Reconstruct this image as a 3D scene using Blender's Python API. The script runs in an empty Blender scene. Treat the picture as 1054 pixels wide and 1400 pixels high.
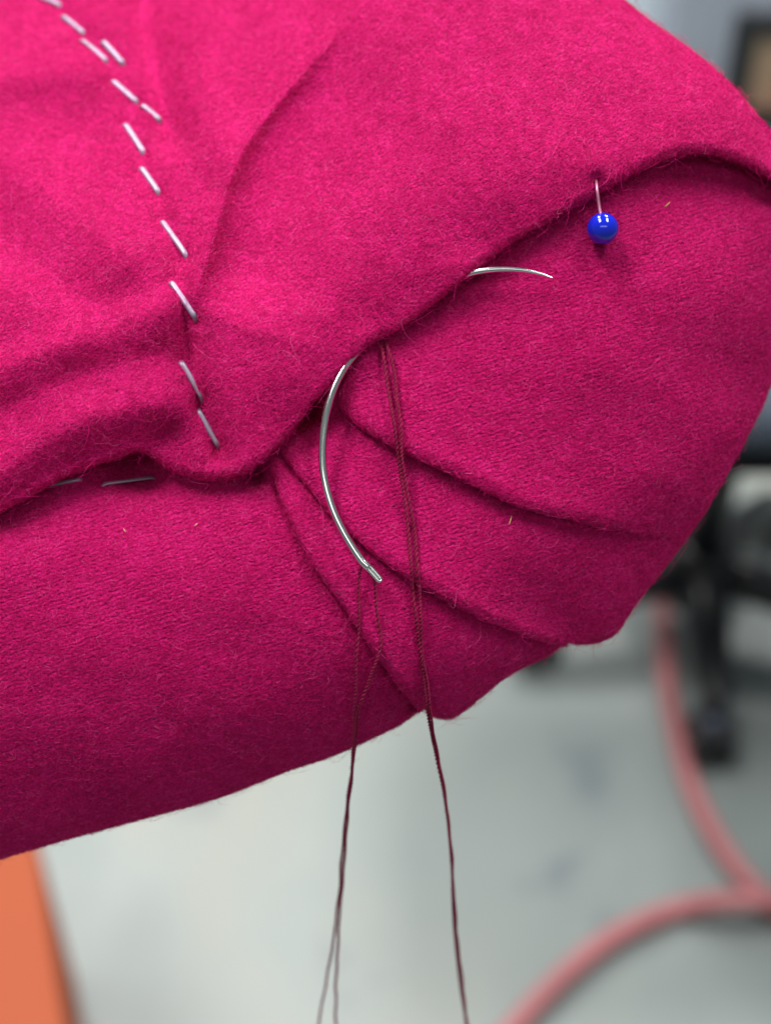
import bpy, math, numpy as np
from mathutils import Vector, Matrix
from mathutils.bvhtree import BVHTree

rng = np.random.default_rng(7)
scene = bpy.context.scene
col = scene.collection

# ------------------------------------------------------------------ camera
CAM_H = 1.20
PITCH = 42.0
cam_d = bpy.data.cameras.new("camera")
cam = bpy.data.objects.new("camera", cam_d)
col.objects.link(cam)
cam.location = (0, 0, CAM_H)
cam.rotation_euler = (math.radians(90 - PITCH), 0, 0)
cam_d.sensor_fit = 'HORIZONTAL'
cam_d.sensor_width = 36
cam_d.lens = 36 * 2000 / 1054
cam_d.clip_start = 0.01
cam_d.clip_end = 60
cam_d.dof.use_dof = True
cam_d.dof.focus_distance = 0.2005
cam_d.dof.aperture_fstop = 15.5
scene.camera = cam
M = Matrix.Translation(cam.location) @ cam.rotation_euler.to_matrix().to_4x4()
R3 = np.array(M.to_3x3())
T3 = np.array(M.to_translation())

# ------------------------------------------------------------------ light of the workshop, plus one added lamp
world = bpy.data.worlds.new("World")
scene.world = world
world.use_nodes = True
wb = world.node_tree.nodes["Background"]
wb.inputs[0].default_value = (0.86, 0.95, 1.0, 1)
wb.inputs[1].default_value = 0.17
scene.view_settings.view_transform = 'Standard'
scene.view_settings.look = 'None'
scene.view_settings.exposure = 0.0
scene.view_settings.gamma = 1.0

def area_lamp(x, y, power, sx=0.55, sy=1.15, rz=0):
    ld = bpy.data.lights.new("area_lamp", 'AREA')
    ld.shape = 'RECTANGLE'
    ld.size, ld.size_y = sx, sy
    ld.energy = power
    ld.color = (1.0, 0.985, 0.95)
    lo = bpy.data.objects.new("area_lamp", ld)
    lo.location = (x, y, 3.1)
    lo.rotation_euler = (0, 0, rz)
    col.objects.link(lo)
area_lamp(-0.9, 0.55, 57)
area_lamp(0.9, 0.55, 36)
area_lamp(-0.1, -1.75, 14, 2.6, 0.75)  # added unseen lamp, broad and dim, for a white highlight along the needle
area_lamp(-0.9, 2.4, 76)
area_lamp(0.9, 2.5, 78)

# ------------------------------------------------------------------ helpers
def PW(px, py, h):
    """a point of the sewing close-up: h millimetres nearer than the needle's plane (0.2 m from the lens)"""
    px, py, h = np.broadcast_arrays(np.asarray(px, float), np.asarray(py, float), np.asarray(h, float))
    d = 0.2 - h * 0.001
    c = np.stack([(px - 527) / 2000 * d, (700 - py) / 2000 * d, -d], -1)
    return c @ R3.T + T3

def ray(px, py):
    return (np.array([(px - 527) / 2000, (700 - py) / 2000, -1.0]) @ R3.T)

def at_z(px, py, z=0.0):
    r = ray(px, py)
    t = (z - T3[2]) / r[2]
    return Vector(T3 + r * t)

def link_mesh(name, verts, faces, mat, parent=None, smooth=True):
    me = bpy.data.meshes.new(name)
    off = np.array(parent.matrix_world.translation if parent is not None and parent.parent is None and False else (0, 0, 0))
    me.from_pydata([tuple(v) for v in np.asarray(verts, float)], [], [tuple(int(i) for i in f) for f in faces])
    if smooth:
        me.polygons.foreach_set("use_smooth", [True] * len(me.polygons))
    if mat: me.materials.append(mat)
    me.update()
    o = bpy.data.objects.new(name, me)
    col.objects.link(o)
    if parent is not None: put(o, parent)
    return o

def put(o, parent):
    o.parent = parent
    w = parent
    loc = Matrix.Identity(4)
    chain = []
    while w is not None:
        chain.append(w.matrix_parent_inverse @ w.matrix_basis if w.parent is not None else w.matrix_basis.copy()); w = w.parent
    for m in reversed(chain): loc = loc @ m
    o.matrix_parent_inverse = loc.inverted()

def empty(name, loc, label, cat, group=None):
    o = bpy.data.objects.new(name, None)
    o.location = loc
    o.empty_display_size = 0.02
    col.objects.link(o)
    tag(o, label, cat, group)
    return o

def tag(o, label=None, cat=None, group=None, kind=None):
    if label: o['label'] = label
    if cat: o['category'] = cat
    if group: o['group'] = group
    if kind: o['kind'] = kind
    return o

def grid_faces(nr, nc, flip=False):
    i = np.arange(nr * nc).reshape(nr, nc)
    a, b, c, d = i[:-1, :-1], i[:-1, 1:], i[1:, 1:], i[1:, :-1]
    f = np.stack([a, b, c, d] if not flip else [a, d, c, b], -1).reshape(-1, 4)
    return f

def catmull(pts, n):
    """dense smooth polyline through pts (any dimension), even by arc length of the first two coordinates"""
    p = np.asarray(pts, float)
    q = np.vstack([2 * p[0] - p[1], p, 2 * p[-1] - p[-2]])
    out = []
    for k in range(1, len(q) - 2):
        t = np.linspace(0, 1, 24, endpoint=False)[:, None]
        a, b, c, d = q[k - 1], q[k], q[k + 1], q[k + 2]
        out.append(0.5 * ((2 * b) + (-a + c) * t + (2 * a - 5 * b + 4 * c - d) * t ** 2 + (-a + 3 * b - 3 * c + d) * t ** 3))
    out.append(p[-1:])
    s = np.vstack(out)
    L = np.concatenate([[0], np.cumsum(np.linalg.norm(np.diff(s[:, :2], axis=0), axis=1))])
    t = np.linspace(0, L[-1], n)
    return np.stack([np.interp(t, L, s[:, k]) for k in range(s.shape[1])], -1)

class TPS:
    def __init__(self, pts, smooth=0.02):
        p = np.asarray(pts, float)
        self.c = p[:, :2] / 500.0
        n = len(p)
        K = self.U(np.linalg.norm(self.c[:, None] - self.c[None], axis=-1)) + smooth * np.eye(n)
        Pm = np.hstack([np.ones((n, 1)), self.c])
        A = np.block([[K, Pm], [Pm.T, np.zeros((3, 3))]])
        self.w = np.linalg.solve(A, np.concatenate([p[:, 2], np.zeros(3)]))
    @staticmethod
    def U(r):
        return np.where(r > 0, r * r * np.log(np.maximum(r, 1e-9)), 0)
    def __call__(self, x, y):
        x = np.asarray(x, float); y = np.asarray(y, float)
        sh = x.shape
        q = np.stack([x.ravel(), y.ravel()], -1) / 500.0
        out = self.w[-3] + q @ self.w[-2:]
        for k in range(len(self.c)):
            out = out + self.w[k] * self.U(np.hypot(q[:, 0] - self.c[k, 0], q[:, 1] - self.c[k, 1]))
        return out.reshape(sh)

def dist_line(x, y, line):
    """distance to a polyline and signed side (positive on the right when walking along it, y down), and fraction along it"""
    x = np.asarray(x, float); y = np.asarray(y, float)
    best = np.full(x.shape, 1e9); side = np.zeros(x.shape); fr = np.zeros(x.shape)
    n = len(line) - 1
    for k in range(n):
        a, b = np.array(line[k], float), np.array(line[k + 1], float)
        d = b - a; l2 = d @ d
        t = np.clip(((x - a[0]) * d[0] + (y - a[1]) * d[1]) / l2, 0, 1)
        cx, cy = a[0] + t * d[0], a[1] + t * d[1]
        ds = np.hypot(x - cx, y - cy)
        cr = d[0] * (y - a[1]) - d[1] * (x - a[0])
        m = ds < best
        best = np.where(m, ds, best); side = np.where(m, np.sign(cr), side); fr = np.where(m, (k + t) / n, fr)
    return best, side, fr

# ------------------------------------------------------------------ materials
def new_mat(name):
    m = bpy.data.materials.new(name); m.use_nodes = True
    nt = m.node_tree
    return m, nt, nt.nodes["Principled BSDF"]

def node(nt, typ, **kw):
    n = nt.nodes.new(typ)
    for k, v in kw.items():
        if k.startswith('i_'):
            n.inputs[k[2:].replace('_', ' ')].default_value = v
        else: setattr(n, k, v)
    return n

def ramp(nt, fac, stops):
    r = nt.nodes.new("ShaderNodeValToRGB")
    e = r.color_ramp.elements
    while len(e) > 1: e.remove(e[-1])
    e[0].position, e[0].color = stops[0][0], (*stops[0][1], 1)
    for p, c in stops[1:]:
        x = e.new(p); x.color = (*c, 1)
    nt.links.new(fac, r.inputs[0])
    return r

def plain(name, rgb, rough=0.5, metal=0.0, noise=0.0, nscale=20, coat=0.0):
    m, nt, b = new_mat(name)
    b.inputs["Roughness"].default_value = rough
    b.inputs["Metallic"].default_value = metal
    if coat: b.inputs["Coat Weight"].default_value = coat; b.inputs["Coat Roughness"].default_value = 0.03
    tc = node(nt, "ShaderNodeTexCoord")
    n = node(nt, "ShaderNodeTexNoise", i_Scale=nscale, i_Detail=5.0)
    nt.links.new(tc.outputs["Object"], n.inputs["Vector"])
    lo = tuple(max(0, c * (1 - noise)) for c in rgb); hi = tuple(min(1, c * (1 + noise)) for c in rgb)
    r = ramp(nt, n.outputs["Fac"], [(0.3, lo), (0.7, hi)])
    nt.links.new(r.outputs[0], b.inputs["Base Color"])
    return m

WOOL = (0.65, 0.0038, 0.150)

def wool_cloth(name, rib):
    m, nt, b = new_mat(name)
    L = nt.links.new
    uv = node(nt, "ShaderNodeUVMap"); uv.uv_map = "weave"
    # slightly wandering threads
    nz = node(nt, "ShaderNodeTexNoise", i_Scale=0.55, i_Detail=3.0, i_Roughness=0.6)
    L(uv.outputs[0], nz.inputs["Vector"])
    mx = node(nt, "ShaderNodeVectorMath", operation='MULTIPLY_ADD')
    L(nz.outputs["Color"], mx.inputs[0]); mx.inputs[1].default_value = (0.9, 0.9, 0.0); L(uv.outputs[0], mx.inputs[2])
    mp = node(nt, "ShaderNodeMapping"); mp.inputs["Scale"].default_value = (1.7, 2.3, 1)
    L(mx.outputs[0], mp.inputs[0])
    vo = node(nt, "ShaderNodeTexVoronoi", i_Scale=1.0, i_Randomness=0.72)
    vo.feature = 'F1'
    L(mp.outputs[0], vo.inputs["Vector"])
    wv = node(nt, "ShaderNodeTexWave", i_Scale=0.50, i_Distortion=2.6, i_Detail=3.0)
    wv.inputs["Detail Scale"].default_value = 1.4
    wv.bands_direction = 'Y'
    L(mx.outputs[0], wv.inputs["Vector"])
    fine = node(nt, "ShaderNodeTexNoise", i_Scale=3.2, i_Detail=6.0, i_Roughness=0.75)
    mp2 = node(nt, "ShaderNodeMapping"); mp2.inputs["Scale"].default_value = (1.0, 1.7, 1)
    L(uv.outputs[0], mp2.inputs[0]); L(mp2.outputs[0], fine.inputs["Vector"])
    a = node(nt, "ShaderNodeMath", operation='MULTIPLY'); L(vo.outputs["Distance"], a.inputs[0]); a.inputs[1].default_value = -1.25
    c = node(nt, "ShaderNodeMath", operation='MULTIPLY_ADD'); L(wv.outputs["Fac"], c.inputs[0]); c.inputs[1].default_value = rib; L(a.outputs[0], c.inputs[2])
    d = node(nt, "ShaderNodeMath", operation='MULTIPLY_ADD'); L(fine.outputs["Fac"], d.inputs[0]); d.inputs[1].default_value = 0.8; L(c.outputs[0], d.inputs[2])
    bp = node(nt, "ShaderNodeBump"); bp.inputs["Strength"].default_value = 0.9; bp.inputs["Distance"].default_value = 0.0006
    L(d.outputs[0], bp.inputs["Height"]); L(bp.outputs[0], b.inputs["Normal"])
    big = node(nt, "ShaderNodeTexNoise", i_Scale=0.12, i_Detail=3.0)
    L(uv.outputs[0], big.inputs["Vector"])
    e = node(nt, "ShaderNodeMath", operation='MULTIPLY_ADD'); L(big.outputs["Fac"], e.inputs[0]); e.inputs[1].default_value = 0.25; hth = node(nt, 'ShaderNodeTexNoise', i_Scale=2.4, i_Detail=4.0, i_Roughness=0.7); hth.inputs['Vector'].default_value = (0, 0, 0)
    sh_ = node(nt, 'ShaderNodeVectorMath', operation='ADD'); L(mp2.outputs[0], sh_.inputs[0]); sh_.inputs[1].default_value = (31.7, 12.3, 4.1); L(sh_.outputs[0], hth.inputs['Vector'])
    L(hth.outputs["Fac"], e.inputs[2])
    r = ramp(nt, e.outputs[0], [(0.46, (0.34, 0.0010, 0.080)), (0.62, WOOL), (0.78, (0.82, 0.02, 0.26))])
    L(r.outputs[0], b.inputs["Base Color"])
    b.inputs["Roughness"].default_value = 0.95
    b.inputs["Specular IOR Level"].default_value = 0.1
    b.inputs["Sheen Weight"].default_value = 0.09
    b.inputs["Sheen Roughness"].default_value = 0.5
    b.inputs["Sheen Tint"].default_value = (1, 0.32, 0.6, 1)
    return m

def wool_fibre():
    m, nt, b = new_mat("wool_fibre")
    hi = node(nt, "ShaderNodeHairInfo")
    r = ramp(nt, hi.outputs["Random"], [(0.0, (0.42, 0.0015, 0.092)), (0.5, (0.67, 0.005, 0.165)), (0.93, (0.84, 0.025, 0.27)), (1.0, (0.92, 0.12, 0.38))])
    nt.links.new(r.outputs[0], b.inputs["Base Color"])
    b.inputs["Roughness"].default_value = 0.7
    b.inputs["Specular IOR Level"].default_value = 0.11
    return m

MAT = {}
MAT['wool'] = wool_cloth('magenta_wool', 0.06)
MAT['wool_ribbed'] = wool_cloth('magenta_wool_ribbed', 0.27)
MAT['fibre'] = wool_fibre()
MAT['thread'] = None
MAT['steel'] = plain("needle_steel", (0.80, 0.84, 0.82), 0.16, 1.0, 0.03, 400)
MAT['staple'] = plain("staple_wire_lilac_sheen", (0.33, 0.25, 0.37), 0.42, 0.5, 0.05, 900)  # lilac sheen from the pink cloth is put into the wire colour
MAT['pinsteel_pink'] = plain("pin_steel_pink_reflection", (0.62, 0.22, 0.36), 0.4, 0.7, 0.02, 400)  # the cloth's pink reflection is painted into the shaft's base colour
MAT['blue'] = plain("blue_glass", (0.004, 0.018, 0.60), 0.07, 0.0, 0.03, 300, coat=0.6)
MAT['thread'] = plain("maroon_thread", (0.27, 0.012, 0.060), 0.75, 0.0, 0.35, 2500)
MAT['thread'].node_tree.nodes['Principled BSDF'].inputs['Specular IOR Level'].default_value = 0.15
MAT['black'] = plain("black_plastic", (0.012, 0.013, 0.016), 0.35, 0.0, 0.2, 30)
MAT['navy'] = plain("slate_fabric", (0.045, 0.060, 0.085), 0.8, 0.0, 0.3, 30)
MAT['chrome'] = plain("castor_cap", (0.30, 0.36, 0.48), 0.3, 0.7, 0.1, 30)
MAT['hose'] = plain("red_rubber", (0.46, 0.16, 0.175), 0.5, 0.0, 0.12, 12)
MAT['orange'] = plain("orange_laminate", (0.36, 0.088, 0.042), 0.8, 0.0, 0.06, 6)
MAT['grey'] = plain("grey_steel", (0.40, 0.44, 0.52), 0.5, 0.0, 0.05, 8)
MAT['pale'] = plain("pale_grey_paint", (0.72, 0.80, 0.88), 0.5, 0.0, 0.05, 8)
MAT['straw'] = plain("straw", (0.75, 0.42, 0.22), 0.8, 0.0, 0.2, 900)

MAT['orange'].node_tree.nodes['Principled BSDF'].inputs['Specular IOR Level'].default_value = 0.12
# the tan panel
def tan_panel():
    m, nt, b = new_mat("tan_panel")
    tc = node(nt, "ShaderNodeTexCoord")
    n = node(nt, "ShaderNodeTexNoise", i_Scale=7.0, i_Detail=2.0)
    nt.links.new(tc.outputs["Object"], n.inputs["Vector"])
    r = ramp(nt, n.outputs["Fac"], [(0.35, (0.30, 0.27, 0.16)), (0.6, (0.46, 0.24, 0.17)), (0.75, (0.38, 0.33, 0.22))])
    nt.links.new(r.outputs[0], b.inputs["Base Color"]); b.inputs["Roughness"].default_value = 0.5
    return m
MAT['tan'] = tan_panel()

def concrete():
    m, nt, b = new_mat("sealed_concrete")
    L = nt.links.new
    tc = node(nt, "ShaderNodeTexCoord")
    n1 = node(nt, "ShaderNodeTexNoise", i_Scale=2.2, i_Detail=6.0, i_Roughness=0.55, i_Distortion=0.6)
    n2 = node(nt, "ShaderNodeTexNoise", i_Scale=8.0, i_Detail=5.0, i_Roughness=0.6)
    n3 = node(nt, "ShaderNodeTexNoise", i_Scale=160.0, i_Detail=3.0)
    for n in (n1, n2, n3): L(tc.outputs["Object"], n.inputs["Vector"])
    r1 = ramp(nt, n1.outputs["Fac"], [(0.30, (0.20, 0.235, 0.235)), (0.50, (0.265, 0.30, 0.292)), (0.62, (0.30, 0.31, 0.28)), (0.75, (0.35, 0.385, 0.37))])
    r2 = ramp(nt, n2.outputs["Fac"], [(0.26, (0.58, 0.60, 0.70)), (0.40, (0.93, 0.95, 0.96)), (0.7, (1, 1, 1))])
    mx = node(nt, "ShaderNodeMix", data_type='RGBA', blend_type='MULTIPLY')
    mx.inputs[0].default_value = 1.0
    L(r1.outputs[0], mx.inputs[6]); L(r2.outputs[0], mx.inputs[7]); L(mx.outputs[2], b.inputs["Base Color"])
    bp = node(nt, "ShaderNodeBump"); bp.inputs["Strength"].default_value = 0.2; bp.inputs["Distance"].default_value = 0.001
    L(n3.outputs["Fac"], bp.inputs["Height"]); L(bp.outputs[0], b.inputs["Normal"])
    b.inputs["Roughness"].default_value = 0.42
    return m
MAT['floor'] = concrete()

# ------------------------------------------------------------------ floor
fl = link_mesh("floor", [(-6, -3, 0), (6, -3, 0), (6, 12, 0), (-6, 12, 0)], [(0, 1, 2, 3)], MAT['floor'], smooth=False)
tag(fl, kind='structure')

# ------------------------------------------------------------------ the upholstered arm
LIP = catmull([(-260, 790), (-120, 748), (0, 700), (50, 675), (100, 648), (150, 628), (185, 618), (203, 622), (218, 634), (240, 645), (272, 655),
               (305, 656), (340, 643), (370, 618), (400, 586), (425, 553), (455, 520), (480, 494), (505, 472), (540, 452), (590, 417),
               (640, 377), (700, 333), (760, 296), (815, 266), (870, 234), (915, 215), (960, 209), (1000, 216), (1054, 243), (1110, 285), (1180, 350)], 1500)
LIP = LIP[np.argsort(LIP[:, 0], kind='stable')]
TOPK = np.array([(-260, -260, -230), (0, 0, -230), (150, 130, -230), (300, 300, -230), (400, 450, -220), (500, 590, -180), (640, 690, -115), (760, 790, -47),
                 (815, 838, -13), (870, 882, 23), (915, 920, 50), (960, 960, 78), (1000, 1005, 120), (1054, 1054, 182), (1110, 1105, 245), (1180, 1180, 330)], float)

FOLD = catmull([(262, 425), (270, 398), (288, 335), (308, 265), (330, 208), (360, 165), (405, 110), (455, 52), (510, -8), (560, -60)], 60)
STAPLE_LINE = [(20, -30), (62, 2), (100, 36), (140, 72), (172, 122), (185, 190), (206, 248), (240, 327), (252, 412), (262, 520), (286, 585), (300, 625)]

TPP = [
    (-250, 760, -3), (-250, 660, 0), (-250, 500, -4), (-250, 300, -10), (-250, 0, -28), (-250, -230, -45),
    (0, 700, -2), (0, 628, 1.2), (0, 570, -1.2), (0, 515, -2), (0, 455, -4.2), (0, 395, -4.4), (0, 300, -9), (0, 200, -14), (0, 135, -14.6), (0, 100, -16.8), (0, 0, -25), (0, -230, -45),
    (100, 648, -2), (100, 560, 1.6), (100, 508, -1.6), (100, 468, -.7), (100, 432, -3.2), (100, 385, -3.4), (100, 300, -8), (100, 200, -13), (100, 140, -13.8), (100, 103, -15.6), (100, 30, -20.5),
    (180, 615, -2.4), (180, 540, 1.0), (180, 495, -1.6), (180, 447, -.4), (180, 415, -2.6), (180, 350, -5), (170, 250, -9.5),
    (235, 640, -3.0), (235, 585, -1.5), (232, 530, -.2), (235, 480, -2.2), (225, 430, -1.0), (225, 395, -2.8), (150, 60, -18),
    (300, 652, 0.2), (300, 600, .2), (300, 530, -.8), (310, 450, -1.8), (330, 350, -4.0), (350, 290, -5.0), (290, 300, -4.2), (262, 330, -5.6), (280, 200, -8.8), (240, 250, -8.5),
    (330, 150, -10.2), (260, 100, -15), (300, 20, -19), (400, 40, -14.5), (380, 200, -7.5), (430, 130, -8.5), (300, -230, -40), (500, -200, -36),
    (400, 580, 0), (390, 500, .8), (400, 400, -.6), (500, 472, 0), (480, 380, .6), (500, 280, -1), (500, 150, -5.5), (520, 40, -10.5), (600, 200, -2.2), (600, 80, -7.5), (640, 376, 0), (650, 280, .2),
    (650, -60, -17), (700, 20, -12), (700, 150, -4), (700, 330, -.4), (760, 220, -.6), (820, 262, -1.2), (800, 120, -5.5), (800, 20, -12), (870, 100, -8), (880, 160, -5), (960, 207, -5), (960, 150, -7.5), (1054, 240, -10), (1054, 205, -12), (1180, 340, -18)]
tps_top = TPS(TPP, 0.0004)

tps_top_s = TPS(TPP, 0.03)
# folds of the inner cloth: line, height, width above it, width below it
RIDGES = [([(-160, 740), (0, 650), (60, 606), (130, 572), (200, 556), (275, 565)], 1.5, 34, 40),
          ([(-160, 640), (0, 572), (60, 538), (120, 512), (200, 488), (290, 462)], -1.2, 30, 34),
          ([(-160, 560), (0, 505), (70, 478), (150, 443), (235, 410), (290, 386)], 1.0, 22, 30),
          ([(-160, 300), (0, 330), (60, 365), (120, 410), (200, 460)], -2.0, 60, 45),
          ([(-160, 150), (0, 215), (80, 275), (150, 330), (220, 390)], 2.4, 70, 50),
          ([(-160, 120), (-20, 108), (60, 98), (110, 96), (160, 120)], 1.9, 40, 28),
          ([(-160, 190), (-20, 165), (60, 160), (150, 190)], -1.3, 40, 60),
          ([(240, 225), (230, 165), (214, 105), (200, 45), (188, -60)], -3.4, 24, 26),
          ([(300, 260), (284, 165), (270, 105), (262, 45), (262, -60)], 2.2, 34, 36)]

def fold_noise(x, y, s, a, seed):
    r = np.random.default_rng(seed)
    out = np.zeros(np.shape(x))
    for k in range(14):
        th = r.uniform(0, 2 * np.pi); f = r.uniform(0.5, 1.6) / s; ph = r.uniform(0, 6.28)
        out += np.sin((np.cos(th) * x + np.sin(th) * y) * f * 2 * np.pi + ph)
    return out * a / 14 ** 0.5

STAPLES = [
    ((50, -5), (83, 8), "out-of-focus staple cut by the top edge, first of the row up the cloth"),
    ((85, 23), (115, 47), "blurred staple second from the top of the row"),
    ((110, 56), (146, 86), "blurred staple, left one of the two lying side by side"),
    ((140, 57), (169, 89), "blurred staple, right one of the two lying side by side"),
    ((153, 110), (188, 141), "staple just under the side-by-side pair, left of the short one"),
    ((193, 146), (219, 168), "short staple set to the right of the row, ending at the fold"),
    ((170, 169), (197, 210), "steep staple below and left of the short one"),
    ((192, 229), (218, 265), "staple alone midway up the row, seventh from the needle side"),
    ((220, 301), (256, 351), "long staple left of the sharp fold in the cloth"),
    ((233, 386), (269, 438), "bright staple just below the foot of the sharp fold"),
    ((246, 494), (278, 547), "staple above the last one, in the hollow beside the rolled ridge"),
    ((270, 560), (300, 611), "lowest staple of the row, above the rounded nub of cloth"),
    ((66, 664), (113, 655), "staple half hidden under the turned lip, left of the long flat one"),
    ((138, 663), (213, 653), "long flat staple lying in the shadow on the border cloth"),
]

def h_top(x, y):
    h = tps_top(x, y)
    hs = tps_top_s(x, y)
    w = np.clip((x - 250) / 130, 0, 1); w = w * w * (3 - 2 * w)
    h = hs * (1 - w) + h * w
    for line, a, s1, s2 in RIDGES:
        d, sd, f = dist_line(x, y, line)
        ends = np.clip(f / 0.15, 0, 1) * np.clip((1 - f) / 0.15, 0, 1)
        h = h + a * ends * np.exp(-(d / np.where(sd > 0, s2, s1)) ** 1.7)
    h = h - 1.6 * np.exp(-((x - 228) ** 2 + (y - 592) ** 2) / 28 ** 2)
    h = np.where(h < -1, -1 + (h + 1) * 1.25, h)
    sx = np.clip((720 - x) / 500, 0, 1); sx = sx * sx * (3 - 2 * sx)
    h = h - 21 * np.clip((430 - y) / 430, 0, 1.5) ** 1.3 * sx
    d, s, f = dist_line(x, y, FOLD)
    w = np.clip(f / 0.12, 0, 1) * np.clip((1 - f) / 0.35, 0, 1)
    # walking up the fold: side -1 is the left strip, +1 the arm
    left = np.exp(-(d / 30) ** 1.15) * 2.6
    right = 2.6 * np.exp(-(d / 13) ** 1.25) - 5.0 * (1 - np.exp(-(d / 52) ** 1.5)) * np.exp(-(d / 175) ** 2)
    h = h + w * np.where(s > 0, right, left)
    d, s, f = dist_line(x, y, STAPLE_LINE)
    dep = 1.9 + 1.2 * np.clip((f - 0.55) / 0.3, 0, 1)
    h = h - dep * np.exp(-(d / 17.0) ** 1.4)
    for (a, b, _l) in STAPLES[:12]:
        for k in (a, b):
            h = h - 0.75 * np.exp(-((x - k[0]) ** 2 + (y - k[1]) ** 2) / 11.0 ** 2)
    # the needle lifts the cloth where it goes in and comes out
    for gx, gy, gr, ga in ((498, 466, 22, .9), (636, 366, 24, .8), (816, 248, 13, -1.0), (812, 225, 16, .6)):
        h = h + ga * np.exp(-((x - gx) ** 2 + (y - gy) ** 2) / gr ** 2)
    h = h + fold_noise(x, y, 150, 0.22, 3) + fold_noise(x, y, 45, 0.05, 4)
    return h

tps_low = TPS([
    (-250, 760, -4), (-250, 850, -.8), (-250, 1000, -3), (-250, 1240, -14),
    (0, 640, -6), (0, 715, -3.6), (0, 765, -.6), (0, 830, .2), (0, 920, -.8), (0, 1050, -4.5), (0, 1172, -12),
    (180, 600, -8), (190, 650, -6), (180, 700, -3.2), (180, 760, -.4), (200, 830, .2), (220, 930, -1.0), (250, 1010, -4), (280, 1095, -10.5),
    (350, 600, -7), (330, 665, -3.6), (330, 730, -1), (350, 850, -.6), (400, 950, -3.8), (440, 1035, -10),
    (390, 580, -7), (385, 620, -4.8), (400, 680, -2.5), (425, 550, -7), (430, 600, -4.2), (450, 700, -1.4), (450, 800, -.6), (500, 920, -3.6), (560, 980, -9),
    (600, 800, -1.4), (620, 900, -4.5), (620, 975, -9.5), (700, 920, -9), (550, 650, -1), (500, 440, -6), (490, 500, -3.4), (520, 560, -1.6), (700, 600, -1.2), (640, 340, -6), (650, 410, -3.2), (700, 450, -1.6), (800, 400, -2),
    (820, 230, -7), (830, 290, -4.2), (900, 500, -3.8), (800, 650, -3), (900, 650, -5.8), (1000, 400, -9), (1050, 300, -15.5), (960, 180, -14), (960, 235, -12), (1054, 240, -19),
    (1000, 600, -11.5), (940, 735, -13), (840, 865, -13), (780, 878, -12), (730, 760, -3.4), (700, 850, -6), (1054, 535, -17), (1080, 400, -18), (1180, 350, -28)], 0.0006)

def h_low(x, y):
    h = tps_low(x, y)
    out = np.clip((y - 800 + 0.25 * (x - 200)) / 350, 0, 1.2)
    h = np.where(h < -2, -2 + (h + 2) * (1 + 0.32 * out), h)
    for gx, gy, gr, ga in ((566, 962, 16, 2.0), (418, 562, 24, 8), (350, 652, 13, 5), (190, 636, 34, 5)):
        h = h - ga * np.exp(-((x - gx) ** 2 + (y - gy) ** 2) / gr ** 2)
    h = h + fold_noise(x, y, 170, 0.20, 11) + fold_noise(x, y, 50, 0.04, 12)
    return h

def cloth_mesh(name, PX, PY, H, mask, parent, label=None, uvrot=0.0, cloth_uv=None):
    """PX, PY, H: grids. mask: which cells show (fibres grow there)"""
    nr, nc = PX.shape
    V = PW(PX, PY, H)
    F = grid_faces(nr, nc)
    # orient to the viewer
    g = V
    n = np.cross(g[1:, :-1] - g[:-1, :-1], g[:-1, 1:] - g[:-1, :-1])
    mid = n[nr // 2, nc // 2]; to_cam = T3 - g[nr // 2, nc // 2]
    flip = mid @ to_cam > 0          # quad a,b,c,d has normal along -(n)
    if flip: F = F[:, ::-1]
    me = bpy.data.meshes.new(name)
    nv, nf = nr * nc, len(F)
    me.vertices.add(nv); me.loops.add(nf * 4); me.polygons.add(nf)
    me.vertices.foreach_set("co", V.reshape(-1))
    me.loops.foreach_set("vertex_index", F.reshape(-1).astype(np.int32))
    me.polygons.foreach_set("loop_start", np.arange(0, nf * 4, 4, dtype=np.int32))
    me.polygons.foreach_set("loop_total", np.full(nf, 4, np.int32))
    me.polygons.foreach_set("use_smooth", np.ones(nf, bool))
    uv = me.uv_layers.new(name="weave")
    if cloth_uv is None:
        ca, sa = math.cos(uvrot), math.sin(uvrot)
        U = np.stack([(PX * ca + PY * sa) / 10, (-PX * sa + PY * ca) / 10], -1).reshape(-1, 2)
    else: U = cloth_uv.reshape(-1, 2)
    uv.data.foreach_set("uv", U[F.reshape(-1)].reshape(-1))
    me.update(calc_edges=True); me.validate()
    me.materials.append(MAT['wool_ribbed' if name == 'pleated_facing' else 'wool'])
    o = bpy.data.objects.new(name, me); col.objects.link(o); put(o, parent)
    if label: o['label'] = label
    sgn = 1.0 if flip else -1.0
    cells = dict(a=g[:-1, :-1], b=g[:-1, 1:], c=g[1:, 1:], d=g[1:, :-1], n=n * sgn, mask=mask[:-1, :-1] & mask[1:, 1:])
    bvh = BVHTree.FromPolygons([tuple(v) for v in V.reshape(-1, 3)], [tuple(int(i) for i in f) for f in F])
    return o, cells, bvh

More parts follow.
